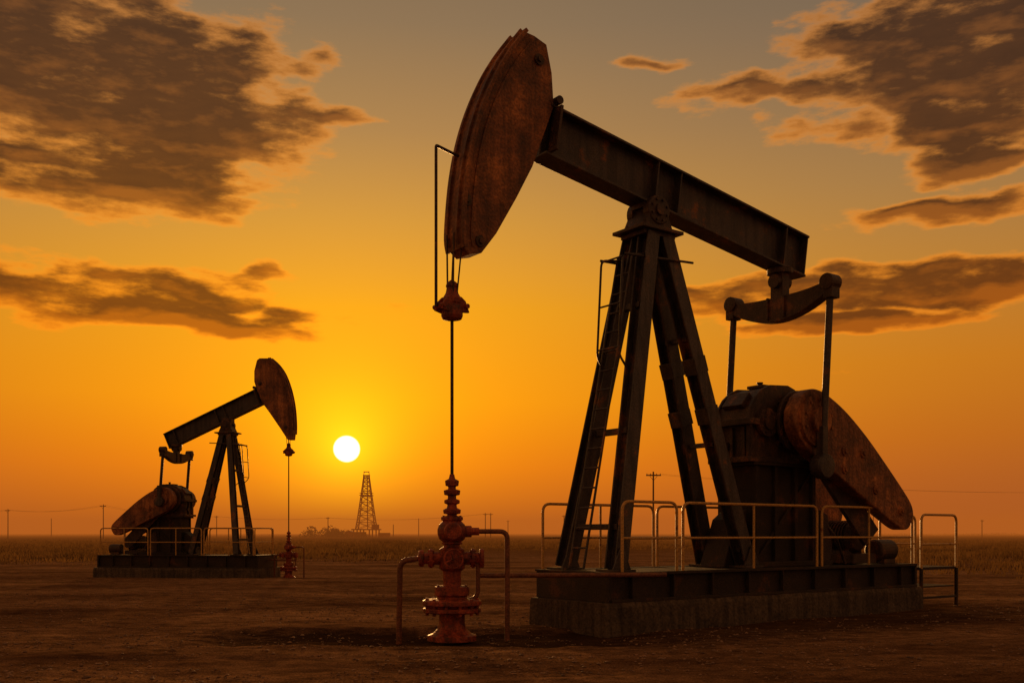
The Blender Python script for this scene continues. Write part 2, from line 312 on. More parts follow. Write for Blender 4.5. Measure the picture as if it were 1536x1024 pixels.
    m.add(pts,[(i*8+j,(i+1)*8+j,(i+1)*8+(j+1)%8,i*8+(j+1)%8) for i in range(nx) for j in range(8)]+[tuple(range(8)),tuple(nx*8+j for j in range(8))])
    m.done('concrete_base',CONC,E)
    # --- handrails
    m=MB(); r=.026*k*c.get('rk',1); hz=c['hz']
    for (a,b,y) in c['rails']:
        m.tube([(a,y,zb-.02),(a,y,zb+hz),(b,y,zb+hz),(b,y,zb-.02)],r,10,.16*k); m.cyl((a,y,zb+hz*.48),(b,y,zb+hz*.48),r*.8,n=8)
        nmid=max(0,int((b-a)/1.9/k)-0)
        for i in range(1,nmid+1):
            if nmid: x=a+(b-a)*i/(nmid+1); m.cyl((x,y,zb-.02),(x,y,zb+hz),r*.85,n=8)
    for (x,ya,yb) in c['endrails']:
        m.tube([(x,ya,zb-.02),(x,ya,zb+hz),(x,yb,zb+hz),(x,yb,zb-.02)],r,10,.16*k); m.cyl((x,ya,zb+hz*.48),(x,yb,zb+hz*.48),r*.8,n=8)
    m.done('handrails',RAIL,E)
    if c.get('steps'):
        a,b,ya,yb=c['steps']; m=MB(); m2=MB(); zp=zb-.12
        m.box(((a+b)/2,(ya+yb)/2,zp),(b-a,abs(yb-ya),.06))
        for x in (a+.04,b-.04):
            for y in (ya,yb): m.bar((x,y,-.1),(x,y,zp),.06,.06)
        for y in (ya,yb): m.bar((a,y,.22),(b,y,.22),.05,.05)
        m.box(((a+b)/2,(ya+yb)/2,.45),(b-a-.1,abs(yb-ya)-.1,.03))
        for y in (ya,yb):
            m2.tube([(a+.04,y,zp),(a+.04,y,zp+hz),(b-.04,y,zp+hz),(b-.04,y,zp)],.028,10,.16); m2.cyl((a+.04,y,zp+hz*.45),(b-.04,y,zp+hz*.45),.022,n=8)
        m.done('step_platform',BASE,E,.004); m2.done('step_handrail',RAIL,E)
    # --- bridle, carrier bar, polished rod
    ct=c['carrier']; m=MB(); low=arc[-4]
    for y in (-.1*k,.1*k):
        m.cyl((-.03*k,y,low[1]+.1),(-.03*k,y*.8,ct+.42*k),.014*k,n=6)
    m.cyl((.10*k,-.12*k,low[1]-.1),(.03*k,-.08*k,ct+.3*k),.012*k,n=6); m.cyl((.10*k,.12*k,low[1]-.1),(.03*k,.08*k,ct+.3*k),.012*k,n=6)
    m.cyl((0,0,c['wtop']-.05),(0,0,ct+.1),.026*k,n=10)
    if 'guide' in c:
        gs,gz0,gz1,ge=c['guide']; m.tube([(ge,0,gz0-.08),(gs,0,gz0),(gs,0,gz1)],.024,8,.03)
        m.tube([(gs,0,gz1+.05),(-.1,0,gz1)],.03,8)
    m.done('bridle_and_polished_rod',DARK,E)
    m=MB(); q=k
    m.lathe([(.07*q,0),(.15*q,.02*q),(.17*q,.07*q),(.165*q,.16*q),(.13*q,.24*q),(.145*q,.27*q),(.145*q,.34*q),(.10*q,.42*q),(.085*q,.5*q),(.10*q,.53*q),(.08*q,.58*q),(.03*q,.62*q)],(0,0,ct),'z',18)
    for y in (-1,1):
        m.prism([(-.26*q,ct+.14*q),(-.10*q,ct+.10*q),(.12*q,ct+.12*q),(.25*q,ct+.13*q),(.18*q,ct+.30*q),(.1*q,ct+.36*q),(-.12*q,ct+.36*q),(-.2*q,ct+.28*q)],y*.07*q,y*.12*q)
    m.cyl((-.22*q,-.16*q,ct+.2*q),(-.22*q,.16*q,ct+.2*q),.04*q,n=8); m.cyl((.19*q,-.16*q,ct+.22*q),(.19*q,.16*q,ct+.22*q),.04*q,n=8)
    m.done('carrier_bar',RED,E,.008)
    return E
def wellhead(loc,th,sc,cellar_pipe):
    E=empty('wellhead',loc,th,sc); m=MB()
    m.lathe([(.38,-.05),(.38,.03),(.30,.06),(.23,.13),(.20,.22),(.20,.36),(.30,.375)],(0,0,0))
    m.lathe([(.36,.37),(.45,.39),(.45,.45),(.36,.465),(.36,.485),(.46,.50),(.46,.565),(.42,.585),(.24,.60),(.22,.64),(.27,.65),(.27,.78),(.2,.80)],(0,0,0))
    m.lathe([(.15,.78),(.14,.82),(.14,1.02),(.20,1.06),(.20,1.10),(.19,1.32),(.20,1.36),(.13,1.40),(.12,1.43),(.16,1.44),(.16,1.47)],(0,0,0))
    m.lathe([(.14,1.47),(.2,1.52),(.225,1.6),(.225,1.67),(.2,1.74),(.14,1.8),(.17,1.81),(.17,1.86),(.08,1.88)],(0,0,0))
    m.lathe([(.075,1.86),(.075,1.90),(.13,1.91),(.14,1.97),(.08,2.0),(.07,2.05),(.12,2.07),(.12,2.12),(.065,2.14),(.065,2.19),(.12,2.20),(.13,2.27),(.06,2.29),(.06,2.33),(.10,2.34),(.11,2.42),(.05,2.45),(.035,2.52)],(0,0,0))
    m.ring((0,0,.475),.40,.03,.13,12); m.ring((0,0,.72),.235,.022,.09,8); m.ring((0,0,1.83),.14,.018,.05,8)
    m.lathe([(.10,-.52),(.13,-.5),(.13,-.44),(.09,-.43),(.09,-.36),(.15,-.35),(.15,-.30),(.10,-.29),(.10,.29),(.15,.30),(.15,.35),(.09,.36),(.09,.42),(.15,.43),(.15,.49),(.06,.5)],(0,0,1.22),'x',20)
    m.ring((-.325,0,1.22),.12,.018,.05,8,'x'); m.ring((.325,0,1.22),.12,.018,.05,8,'x')
    m.lathe([(.12,-.34),(.12,-.26),(.08,-.25),(.08,0)],(0,0,1.22),'y',18)
    m.lathe([(.03,-.52),(.03,-.34)],(0,0,1.22),'y',10)
    m.lathe([(.12,-.34),(.14,-.3),(.14,-.22),(.10,-.2)],(0,0,1.635),'y',18); m.ring((0,-.27,1.635),.11,.018,.05,8,'y')
    m.lathe([(.09,.18),(.09,.3),(.06,.31),(.06,.42)],(0,0,1.635),'x',16)
    m.done('wellhead_body',RED,E,.008)
    m=MB(); n=20
    for i in range(n):
        a,b=2*math.pi*i/n,2*math.pi*(i+1)/n; m.cyl((.14*math.cos(a),-.52,1.22+.14*math.sin(a)),(.14*math.cos(b),-.52,1.22+.14*math.sin(b)),.016,n=6)
    for i in range(4):
        a=math.pi*i/2+.4; m.cyl((0,-.52,1.22),(.14*math.cos(a),-.52,1.22+.14*math.sin(a)),.012,n=6)
    m.done('handwheel',RED,E)
    m=MB()
    m.tube([(-.5,0,1.22),(-.80,.0,1.18),(-.82,0,-.1)],.045,10,.22)
    m.tube([(.4,0,1.635),(.86,0,1.635),(.86,0,-.1)],.04,10,.12)
    m.tube([(.40,-.02,1.15),(.40,-.02,.62),(.2,-.02,.55)],.035,10,.1)
    m.tube([(.42,.02,.95),(cellar_pipe,.02,.95)],.04,10,.1)
    m.done('flowlines',PIPE,E)
    return E
# ---- machine 1 (near)
W1=(-.93,15.5); T1=math.radians(36); f=survey(W1,T1); y=-.19
arc=[f(*p,y) for p in [(787,47),(763,78),(741,115),(722,160),(708,208),(699,258),(694,308),(692,350),(695,371)]]
rear=[f(*p,y) for p in [(704,381),(723,379),(745,350),(775,297),(799,250),(815,205),(831,160),(828,110),(820,67),(802,54)]]
b0=f(812,198); b1=f(1199,388)
c1=dict(W=W1,th=T1,g=-1,k=1.,arc=arc,rear=rear,beam0=b0,beam1=b1,bh=.86,bolts=[f(720,362,y),f(808,90,y),f(700,300,y)],saddle=f(972,321),
 zb=.97,feet=(2.8,6.2),ft=.66,rt=.5,lw=.28,braces=(.22,.60,.88),eq=(7.8,6.2),ew=1.2,crank=(7.6,3.76),wrist=(7.55,2.88),tip=(10.8,1.85),cwk=1.0,cwy=(.72,1.02),gx=7.35,motor=9.7,
 base=(2.3,11.15,1.02,.48),hz=1.16,rails=[(2.7,3.95,-.93),(4.1,7.75,-.93),(7.9,10.95,-.93),(2.5,5.2,.93),(5.3,8.0,.93),(8.1,10.9,.93)],endrails=[],steps=(11.3,12.75,-.9,0.1),
 carrier=4.9,wtop=2.42,guide=(-.29,7.55,5.08,.12))
pumpjack(c1)
wellhead((*W1,0),T1-math.radians(30),1.,3.4)
# ---- machine 2 (far)
W2=(-8.15,36.5); T2=math.radians(170); f=survey(W2,T2); y=.16
arc=[f(*p,y) for p in [(403,537),(414,547),(424,562),(432,584),(437,608),(439,632),(439,650)]]
rear=[f(*p,y) for p in [(438,659),(431,659),(420,642),(405,620),(394,605),(384,582),(381,572),(381,556),(385,540),(389,537)]]
b0=f(392,594); b1=f(252,662)
c2=dict(W=W2,th=T2,g=1,k=.78,arc=arc,rear=rear,beam0=b0,beam1=b1,bh=.60,bolts=[f(390,575,y),f(428,640,y)],saddle=f(342,638),
 zb=.82,feet=(f(368,828)[0],f(293,828)[0]),ft=.72,rt=.3,lw=.19,braces=(.3,.6,.88),eq=f(265,684),ew=.98,crank=f(246,748,.8),wrist=f(243,752,.8),tip=f(168,797,.8),cwk=.72,cwy=(.55,.8),gx=f(255,760)[0],motor=f(205,810)[0],
 base=(.72,7.2,.9,.36),hz=.98,rk=1.1,rails=[(1.0,2.9,.82),(3.0,5.0,.82),(5.1,7.0,.82),(1.0,3.5,-.82),(3.6,7.0,-.82)],endrails=[(.95,-.8,.8)],
 carrier=f(434,684)[1],wtop=1.68)
pumpjack(c2)
wellhead((*W2,0),T2-math.radians(180),.68,-2)
# ------------------------------------------------------------------ ground
def fbm(x,y,s,o=4):
    return noise.fractal(Vector((x*s,y*s,3.3)),1.0,2.0,o)
def axis(lo,hi,fa,fb,st,gr=1.25):
    a=list(np.arange(fa,fb,st)); v=fb;d=st
    while v<hi: a.append(v); d*=gr; v+=d
    a.append(hi); v=fa-st; d=st; b=[]
    while v>lo: b.append(v); d*=gr; v-=d
    b.append(lo); return b[::-1]+a
xs=axis(-6000,6000,-13,14,.10,1.15); ys=axis(-300,7000,7.5,36,.10,1.08)
X,Y=len(xs),len(ys); vs=[]
def gz(x,y):
    d=math.hypot(x-1,y-15); fal=1/(1+(max(0,d-30)/40)**2)
    h=fbm(x*.5,y,.5,4)*.035+fbm(x*.8,y,1.9,4)*.018+fbm(x,y,6,2)*.007
    for j,(c0,sl,am) in enumerate(((10.6,.10,.5),(12.4,.07,.7),(24,-.12,1.0),(29,.2,1.5))):
        t=y-(c0+sl*x+am*math.sin(x*.19+j*2)); w_=.5+.5*noise.noise(Vector((x*.3,j*5.,0)))
        h-=.022*w_*math.exp(-(t/.25)**2)-.012*w_*math.exp(-((abs(t)-.42)/.15)**2)
    u=(x+1.2)/3.6+.10*fbm(y,x,1.2,3); v=(y-15.5)/1.25+.10*fbm(x+7,y,1.2,3)
    q=min(6,max(abs(u),abs(v))+.05*fbm(x,y,1.5,3))
    h-=.07*(1/(1+math.exp((q-1)*14))); h+=.025*math.exp(-((q-1.1)/.11)**2)
    return h*fal-.01
for yy in ys:
    for xx in xs: vs.append((xx,yy,gz(xx,yy) if (yy<150 and abs(xx)<110) else -.01))
fs=[(j*X+i,j*X+i+1,(j+1)*X+i+1,(j+1)*X+i) for j in range(Y-1) for i in range(X-1)]
me=bpy.data.meshes.new('ground'); me.from_pydata(vs,[],fs); me.polygons.foreach_set('use_smooth',[True]*len(fs))
G=bpy.data.objects.new('ground',me); S.collection.objects.link(G)
m=bpy.data.materials.new('dirt'); m.use_nodes=True; nt=m.node_tree; L=nt.links.new; b=nt.nodes['Principled BSDF']
tc=nn(nt,'ShaderNodeTexCoord')
def N(scale,detail=6,rough=.6,st=(1,1,1)):
    mp=nn(nt,'ShaderNodeMapping'); mp.inputs['Scale'].default_value=st; L(tc.outputs['Object'],mp.inputs[0])
    n=nn(nt,'ShaderNodeTexNoise'); n.inputs['Scale'].default_value=scale; n.inputs['Detail'].default_value=detail; n.inputs['Roughness'].default_value=rough; L(mp.outputs[0],n.inputs[0]); return n.outputs[0]
a=N(.35,6,.65,(.4,1,1)); c=N(4,7,.72,(.6,1,1)); d=N(40,4,.7)
r=nn(nt,'ShaderNodeValToRGB'); e=r.color_ramp.elements; e[0].position=.36; e[0].color=(.15,.076,.036,1); e[1].position=.64; e[1].color=(.38,.21,.10,1); L(a,r.inputs[0])
mr=nn(nt,'ShaderNodeMapRange'); mr.inputs[1].default_value=.3; mr.inputs[2].default_value=.7; mr.inputs[3].default_value=.35; mr.inputs[4].default_value=1.45; L(c,mr.inputs[0])
mx=nn(nt,'ShaderNodeMix',data_type='RGBA',blend_type='MULTIPLY'); mx.inputs[0].default_value=1; L(r.outputs[0],mx.inputs[6]); L(mr.outputs[0],mx.inputs[7])
mr2=nn(nt,'ShaderNodeMapRange'); mr2.inputs[1].default_value=.3; mr2.inputs[2].default_value=.7; mr2.inputs[3].default_value=.35; mr2.inputs[4].default_value=1.65; L(d,mr2.inputs[0])
mx2=nn(nt,'ShaderNodeMix',data_type='RGBA',blend_type='MULTIPLY'); mx2.inputs[0].default_value=1; L(mx.outputs[2],mx2.inputs[6]); L(mr2.outputs[0],mx2.inputs[7])
sp=nn(nt,'ShaderNodeSeparateXYZ'); L(tc.outputs['Object'],sp.inputs[0])
def M(op,x,y=None,z=None,cl=False,nt=nt):
    n=nt.nodes.new('ShaderNodeMath'); n.operation=op; n.use_clamp=cl
    for i,v in enumerate((x,y,z)):
        if v is None: continue
        if isinstance(v,(int,float)): n.inputs[i].default_value=v
        else: nt.links.new(v,n.inputs[i])
    return n.outputs[0]
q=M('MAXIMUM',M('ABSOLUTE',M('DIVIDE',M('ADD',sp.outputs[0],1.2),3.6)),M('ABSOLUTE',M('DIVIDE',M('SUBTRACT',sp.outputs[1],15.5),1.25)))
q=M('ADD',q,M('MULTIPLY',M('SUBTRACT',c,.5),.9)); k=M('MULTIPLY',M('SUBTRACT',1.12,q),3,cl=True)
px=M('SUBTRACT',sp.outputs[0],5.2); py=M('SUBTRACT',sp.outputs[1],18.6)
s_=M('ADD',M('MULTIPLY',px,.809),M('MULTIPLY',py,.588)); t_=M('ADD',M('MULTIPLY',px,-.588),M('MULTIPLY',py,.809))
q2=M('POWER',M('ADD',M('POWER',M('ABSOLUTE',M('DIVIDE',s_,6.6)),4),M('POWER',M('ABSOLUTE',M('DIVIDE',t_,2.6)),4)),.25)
base_shade=M('MULTIPLY',M('SUBTRACT',1.1,M('ADD',q2,M('MULTIPLY',M('SUBTRACT',c,.5),.9))),2,cl=True)  # shadow pool around the pumpjack base, painted into the soil colour
k=M('MAXIMUM',k,M('MULTIPLY',base_shade,.85))
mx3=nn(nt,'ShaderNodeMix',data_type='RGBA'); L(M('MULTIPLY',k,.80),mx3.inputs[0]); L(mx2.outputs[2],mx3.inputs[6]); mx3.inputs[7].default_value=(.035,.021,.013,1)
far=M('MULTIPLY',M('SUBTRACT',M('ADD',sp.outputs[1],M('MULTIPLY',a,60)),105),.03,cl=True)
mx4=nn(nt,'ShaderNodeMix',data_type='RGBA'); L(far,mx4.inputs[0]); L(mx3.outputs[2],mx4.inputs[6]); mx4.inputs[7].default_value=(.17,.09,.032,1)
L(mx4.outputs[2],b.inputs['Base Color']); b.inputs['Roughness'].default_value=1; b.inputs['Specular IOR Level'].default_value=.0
bp=nn(nt,'ShaderNodeBump'); bp.inputs['Strength'].default_value=1.; bp.inputs['Distance'].default_value=.06
L(M('ADD',M('MULTIPLY',c,1.0),M('MULTIPLY',d,.5)),bp.inputs['Height']); L(bp.outputs[0],b.inputs['Normal'])
me.materials.append(m)
# pebbles
mb_v=[];mb_f=[]
ico=[(0,0,1),(.9,0,.3),(.28,.85,.3),(-.72,.52,.3),(-.72,-.52,.3),(.28,-.85,.3),(0,0,-.6)]
icf=[(0,1,2),(0,2,3),(0,3,4),(0,4,5),(0,5,1),(6,2,1),(6,3,2),(6,4,3),(6,5,4),(6,1,5)]
for i in range(16000):
    yy=7.5+20*random.random()**1.6; xx=random.uniform(-.62,.62)*yy
    if noise.noise(Vector((xx*.6,yy*.6,0)))<-.15: continue
    r_=random.choice([.007,.010,.010,.014,.022,.03])*random.uniform(.7,1.4); o=len(mb_v); z=gz(xx,yy); a_=random.random()*6.3; ca,sa=math.cos(a_),math.sin(a_)
    sx,sy,sz=random.uniform(.7,1.3),random.uniform(.7,1.3),random.uniform(.4,.9)
    for p in ico: x_,y_=p[0]*sx,p[1]*sy; mb_v.append((xx+(x_*ca-y_*sa)*r_,yy+(x_*sa+y_*ca)*r_,z+p[2]*sz*r_+.002))
    mb_f+=[tuple(j+o for j in t) for t in icf]
me=bpy.data.meshes.new('gravel'); me.from_pydata(mb_v,[],mb_f); o=bpy.data.objects.new('gravel',me); S.collection.objects.link(o)
me.materials.append(mat_noise('pebble',(.14,.08,.045),(.38,.22,.12),None,scale=1.5,rough=.9,bump=0))
# grass
gv=[];gf=[]
def tuft(xx,yy,hh,w,nb):
    for _ in range(nb):
        a_=random.random()*6.28; bx=xx+random.uniform(-.25,.25); by=yy+random.uniform(-.25,.25); h=hh*random.uniform(.4,1.25); ln=random.uniform(.1,.6)*h
        o=len(gv); dx,dy=math.cos(a_),math.sin(a_)
        gv.extend([(bx-w*.5,by,-.05),(bx+w*.5,by,-.05),(bx+dx*ln,by+dy*ln*.3,h)]); gf.append((o,o+1,o+2))
cnt=0
while cnt<60000:
    cnt+=1
    a_=random.uniform(-.75,.75); yy=36*math.exp(random.random()*2.0)
    xx=a_*yy; e_=noise.noise(Vector((xx*.04,yy*.04,1)))*16+noise.noise(Vector((xx*.3,yy*.3,5)))*8
    if a_<-.10: lim=50+(a_+.5)*20
    elif a_>.36: lim=42
    elif a_>.30: lim=66
    else: lim=92
    m_=(yy+e_-lim)/(22 if lim<80 else 34)
    if m_<0 or random.random()>m_*.9+.06: continue
    if -19<xx<-5 and 33<yy<44: continue
    den=noise.noise(Vector((xx*.12,yy*.12,9)))
    tuft(xx,yy,random.uniform(.10,.36)*(1.1+den)*min(1,.5+m_),.05+yy*.0006,3)
me=bpy.data.meshes.new('grass'); me.from_pydata(gv,[],gf); o=bpy.data.objects.new('grass',me); S.collection.objects.link(o)
m=bpy.data.materials.new('dry_grass'); m.use_nodes=True; nt2=m.node_tree; b=nt2.nodes['Principled BSDF']
n_=nn(nt2,'ShaderNodeTexNoise'); n_.inputs['Scale'].default_value=.25; tc2=nn(nt2,'ShaderNodeTexCoord'); nt2.links.new(tc2.outputs['Object'],n_.inputs[0])
r=nn(nt2,'ShaderNodeValToRGB'); r.color_ramp.elements[0].position=.35; r.color_ramp.elements[0].color=(.10,.052,.017,1); r.color_ramp.elements[1].position=.65; r.color_ramp.elements[1].color=(.25,.135,.04,1); nt2.links.new(n_.outputs[0],r.inputs[0]); nt2.links.new(r.outputs[0],b.inputs['Base Color'])
b.inputs['Roughness'].default_value=.8
tr=nn(nt2,'ShaderNodeBsdfTranslucent'); nt2.links.new(r.outputs[0],tr.inputs[0]); ms=nn(nt2,'ShaderNodeMixShader'); ms.inputs[0].default_value=.4
nt2.links.new(b.outputs[0],ms.inputs[1]); nt2.links.new(tr.outputs[0],ms.inputs[2]); nt2.links.new(ms.outputs[0],nt2.nodes['Material Output'].inputs[0]); me.materials.append(m)
# tree line / bushes
LEAF=mat_noise('scrub_foliage',(.07,.04,.014),(.13,.075,.027),None,scale=.2,rough=.9,bump=0)
def scrub(name,clumps):
    v=[];f_=[]
    for (x,y,w,h,k_) in clumps:
        for _ in range(k_):
            a,b_,r_=random.gauss(0,.38),random.gauss(0,.38),random.random()
            z=h*r_*max(.1,1-abs(a)*.9); s=.10*h+.12; cx_,cy_,cz_=x+a*w,y+b_*w,z; o=len(v)
            for __ in range(3): v.append((cx_+random.uniform(-s,s),cy_+random.uniform(-s,s),cz_+random.uniform(-s,s)))
            f_.append((o,o+1,o+2))
    me=bpy.data.meshes.new(name); me.from_pydata(v,[],f_); me.materials.append(LEAF); o=bpy.data.objects.new(name,me); S.collection.objects.link(o)
cl=[]
for i in range(600):
    d=random.uniform(700,1100); a=random.uniform(-.62,.62); hh=.9+1.8*max(0,noise.noise(Vector((a*9,1,1)))+.2)+(1.2 if a>.42 else 0)
    cl.append((a*d,d,16,hh*random.uniform(.6,1.3),40))
scrub('distant_tree_line',cl)
cl=[]
for i in range(22):
    a=random.uniform(-.205,-.145); d=random.uniform(420,500); cl.append((a*d,d,5,random.uniform(2.5,6.2)*(1 if a<-.165 else .6),160))
scrub('scrub_bushes',cl)
# derrick
D=empty('oil_derrick',(-.1455*450,450,0)); m=MB(); H=27.8; wb=4.3; wt=1.1; base=3.5
def wz(z): return wb+(wt-wb)*((z-base)/(H-base))**.9
lv=[base+(H-base)*t for t in (0,.13,.26,.385,.5,.61,.71,.80,.88,.95,1)]
for i,z in enumerate(lv[:-1]):
    z2=lv[i+1]; a,b_=wz(z),wz(z2)
    C=[(-1,-1),(1,-1),(1,1),(-1,1)]
    for j in range(4):
        p,q=C[j],C[(j+1)%4]
        m.bar((p[0]*a,p[1]*a,z),(p[0]*b_,p[1]*b_,z2),.36,.36); m.bar((p[0]*a,p[1]*a,z),(q[0]*b_,q[1]*b_,z2),.2,.2); m.bar((q[0]*a,q[1]*a,z),(p[0]*b_,p[1]*b_,z2),.2,.2); m.bar((p[0]*a,p[1]*a,z),(q[0]*a,q[1]*a,z),.22,.22)
m.box((0,0,H),(2.9,2.9,.3)); m.bar((-1.3,0,H),(-1.0,0,H+1.6),.25,.25); m.bar((1.3,0,H),(1.0,0,H+1.6),.25,.25); m.box((0,0,H+1.6),(2.6,.6,.35)); m.box((0,0,18.8),(5.6,5.6,.3)); m.box((0,0,19.8),(5.6,5.6,.12)); m.box((0,0,12),(6.6,.5,.3))
m.cyl((.5,0,base),(.3,0,H),.25,n=6); m.done('lattice_tower',DERR,D)
m=MB(); m.box((0,0,base),(12,11,.5))
for x in (-5,-2,2,5): m.bar((x,-5,0),(x,-5,base),.5,.5); m.bar((x,5,0),(x,5,base),.5,.5)
m.box((-3,0,1.2),(5,6,2.4)); m.box((4.4,-3,4.6),(3,3,2.2)); m.box((8,0,1),(5,4,2)); m.prism([(-9.5,0),(-5.8,0),(-5.8,2.4),(-7.6,3.1),(-9.5,2.4)],-2,2); m.done('substructure',DERR,D)
# poles
def pole(px,py,d,arms=1):
    h=CAMZ+(800-py)/F*d; P=empty('utility_pole',((px-768)/F*d,d,0),random.uniform(-.3,.3)); m=MB(); r_=max(.12,d*.00045)
    m.cyl((0,0,-.3),(0,0,h),r_*1.1,r_*.85,8)
    if arms>=1: m.box((0,-.2,h-.5),(h*.2,.16,.16)); m.bar((-.05*h,-.2,h-.6),(0,-.2,h-1.2),.05,.05); m.bar((.05*h,-.2,h-.6),(0,-.2,h-1.2),.05,.05)
    for x in (-.09,-.04,.04,.09):
        if arms: m.cyl((x*h,-.2,h-.45),(x*h,-.2,h-.25),.05,n=6)
    m.done('pole_and_crossarm',WOOD,P); return P.location.copy(),h
tops={}
for nme,a in dict(a=(12,763,300),b=(155,756,270),c=(77,777,520,0),d=(325,773,420),e=(492,775,420),f=(628,777,560,0),g=(728,769,380),h=(736,769,383),i=(762,780,600),j=(980,707,132,1),k=(1310,770,380),l=(1473,779,420),n=(1700,733,190,1),o=(846,772,400),p=(-150,768,330),q=(590,786,500,0),r=(1185,776,420)).items(): tops[nme]=pole(*a)
wires=MB()
def wire(a,b_,x,dz,sag,r_):
    A,hA=tops[a];B,hB=tops[b_]; pts=[]
    for i in range(15):
        t=i/14; pts.append(((A.x+x)*(1-t)+(B.x+x)*t,A.y*(1-t)+B.y*t,(hA-dz)*(1-t)+(hB-dz)*t-sag*4*t*(1-t)))
    for i in range(14): wires.cyl(pts[i],pts[i+1],r_,n=4)
for x in (-.9,.9):
    wire('p','a',x,.3,1,.02); wire('a','b',x,.3,1,.02); wire('b','d',x,.3,1.5,.02); wire('d','e',x,.3,1,.02); wire('j','n',x,.3,1.2,.010); wire('e','g',x,.3,1.5,.02)
wires.done('power_line',WOOD)
# ground haze layer (low dust over the far plain, its sunlit glow added as emission)
m=MB(); m.box((0,960,13),(2600,1760,28)); o=m.done('haze',STEEL); hm=bpy.data.materials.new('haze'); hm.use_nodes=True; nh=hm.node_tree; nh.nodes.clear()
out=nn(nh,'ShaderNodeOutputMaterial'); ab=nn(nh,'ShaderNodeVolumeAbsorption'); em=nn(nh,'ShaderNodeEmission'); ad=nn(nh,'ShaderNodeAddShader'); dn=.0011
ab.inputs['Color'].default_value=(0,0,0,1); ab.inputs['Density'].default_value=dn; em.inputs[0].default_value=(.44,.108,.013,1); em.inputs[1].default_value=dn
nh.links.new(ab.outputs[0],ad.inputs[0]); nh.links.new(em.outputs[0],ad.inputs[1]); nh.links.new(ad.outputs[0],out.inputs['Volume']); o.data.materials.clear(); o.data.materials.append(hm)
# ------------------------------------------------------------------ world
SAZ=math.atan((520-768)/F); SEL=math.atan((800-673)/F*math.cos(SAZ))
sd=Vector((math.sin(SAZ)*math.cos(SEL),math.cos(SAZ)*math.cos(SEL),math.sin(SEL)))
def ae(px,py):
    a=math.atan((px-768)/F); return a,math.atan((800-py)/F*math.cos(a))
Wd=bpy.data.worlds.new('World'); S.world=Wd; Wd.use_nodes=True; nt=Wd.node_tree; nt.nodes.clear(); L=nt.links.new
try: Wd.cycles.sampling_method='NONE'
except Exception: pass
def Mw(op,x,y=None,z=None,cl=False): return M(op,x,y,z,cl,nt)
tc=nn(nt,'ShaderNodeTexCoord'); nrm=nn(nt,'ShaderNodeVectorMath',operation='NORMALIZE'); L(tc.outputs['Generated'],nrm.inputs[0]); sp=nn(nt,'ShaderNodeSeparateXYZ'); L(nrm.outputs[0],sp.inputs[0])
az=Mw('ARCTAN2',sp.outputs[0],sp.outputs[1]); el=Mw('ARCSINE',sp.outputs[2])
def mix(f_,a,b_,bt='MIX'):
    x=nn(nt,'ShaderNodeMix',data_type='RGBA',blend_type=bt)
    for i,v in ((0,f_),(6,a),(7,b_)):
        if isinstance(v,(int,float)): x.inputs[i].default_value=v
        elif isinstance(v,tuple): x.inputs[i].default_value=(*v,1)
        else: L(v,x.inputs[i])
    return x.outputs[2]
cb=nn(nt,'ShaderNodeCombineXYZ'); L(az,cb.inputs[0]); L(el,cb.inputs[1])
def noi(vec,off,sc,detail,rough,seed,out=0):
    mp=nn(nt,'ShaderNodeMapping'); mp.inputs['Location'].default_value=(off[0]*sc[0],off[1]*sc[1],seed); mp.inputs['Scale'].default_value=(sc[0],sc[1],1); L(vec,mp.inputs[0])
    n=nn(nt,'ShaderNodeTexNoise'); n.inputs['Scale'].default_value=1; n.inputs['Detail'].default_value=detail; n.inputs['Roughness'].default_value=rough; L(mp.outputs[0],n.inputs[0]); return n.outputs[out]
wc=noi(cb.outputs[0],(0,0),(12,26),2,.5,5.5,1)
wv=nn(nt,'ShaderNodeVectorMath',operation='SUBTRACT'); L(wc,wv.inputs[0]); wv.inputs[1].default_value=(.5,.5,.5)
wm=nn(nt,'ShaderNodeVectorMath',operation='MULTIPLY'); L(wv.outputs[0],wm.inputs[0]); wm.inputs[1].default_value=(.13,.05,0)
wa_=nn(nt,'ShaderNodeVectorMath',operation='ADD'); L(cb.outputs[0],wa_.inputs[0]); L(wm.outputs[0],wa_.inputs[1]); cw=wa_.outputs[0]
n1=noi(cb.outputs[0],(0,0),(11,34),10,.60,3.1); n1b=noi(cb.outputs[0],(0,-.010),(11,34),5,.60,3.1)
cl=[(60,70,420,150,1.),(230,180,300,130,1.0),(150,265,320,70,.9),(340,110,130,90,.75),
    (150,440,270,54,1.0),(330,485,200,28,.85),(395,412,100,20,.55),
    (1460,50,330,110,1.0),(1350,125,240,75,.92),(1500,150,220,90,1.),(1120,138,150,30,.58),(1000,88,80,24,.50),(510,185,140,34,.50),(490,80,70,40,.44),
    (1480,240,160,38,.8),(1420,312,200,28,.72),(1280,190,130,30,.6),
    (1420,425,330,42,1.),(1200,440,260,40,.9),(1280,480,270,24,.85)]
def masks(o):
    acc=None
    for px,py,w,h,st in cl:
        a0,e0=ae(px,py); ca=math.cos(a0); wa=1.3*w/F*ca*ca; he=1.35*h/F*ca*math.cos(e0)**2
        mp=nn(nt,'ShaderNodeMapping'); mp.inputs['Location'].default_value=(-a0/wa,-(e0-o)/he,0); mp.inputs['Scale'].default_value=(1/wa,1/he,0); L(cw,mp.inputs[0])
        gt=nn(nt,'ShaderNodeTexGradient',gradient_type='SPHERICAL'); L(mp.outputs[0],gt.inputs[0])
        g_=gt.outputs[1] if st==1. else Mw('MULTIPLY',gt.outputs[1],st)
        acc=g_ if acc is None else Mw('MAXIMUM',acc,g_)
    return Mw('MINIMUM',Mw('MULTIPLY',acc,1.7),1.0)
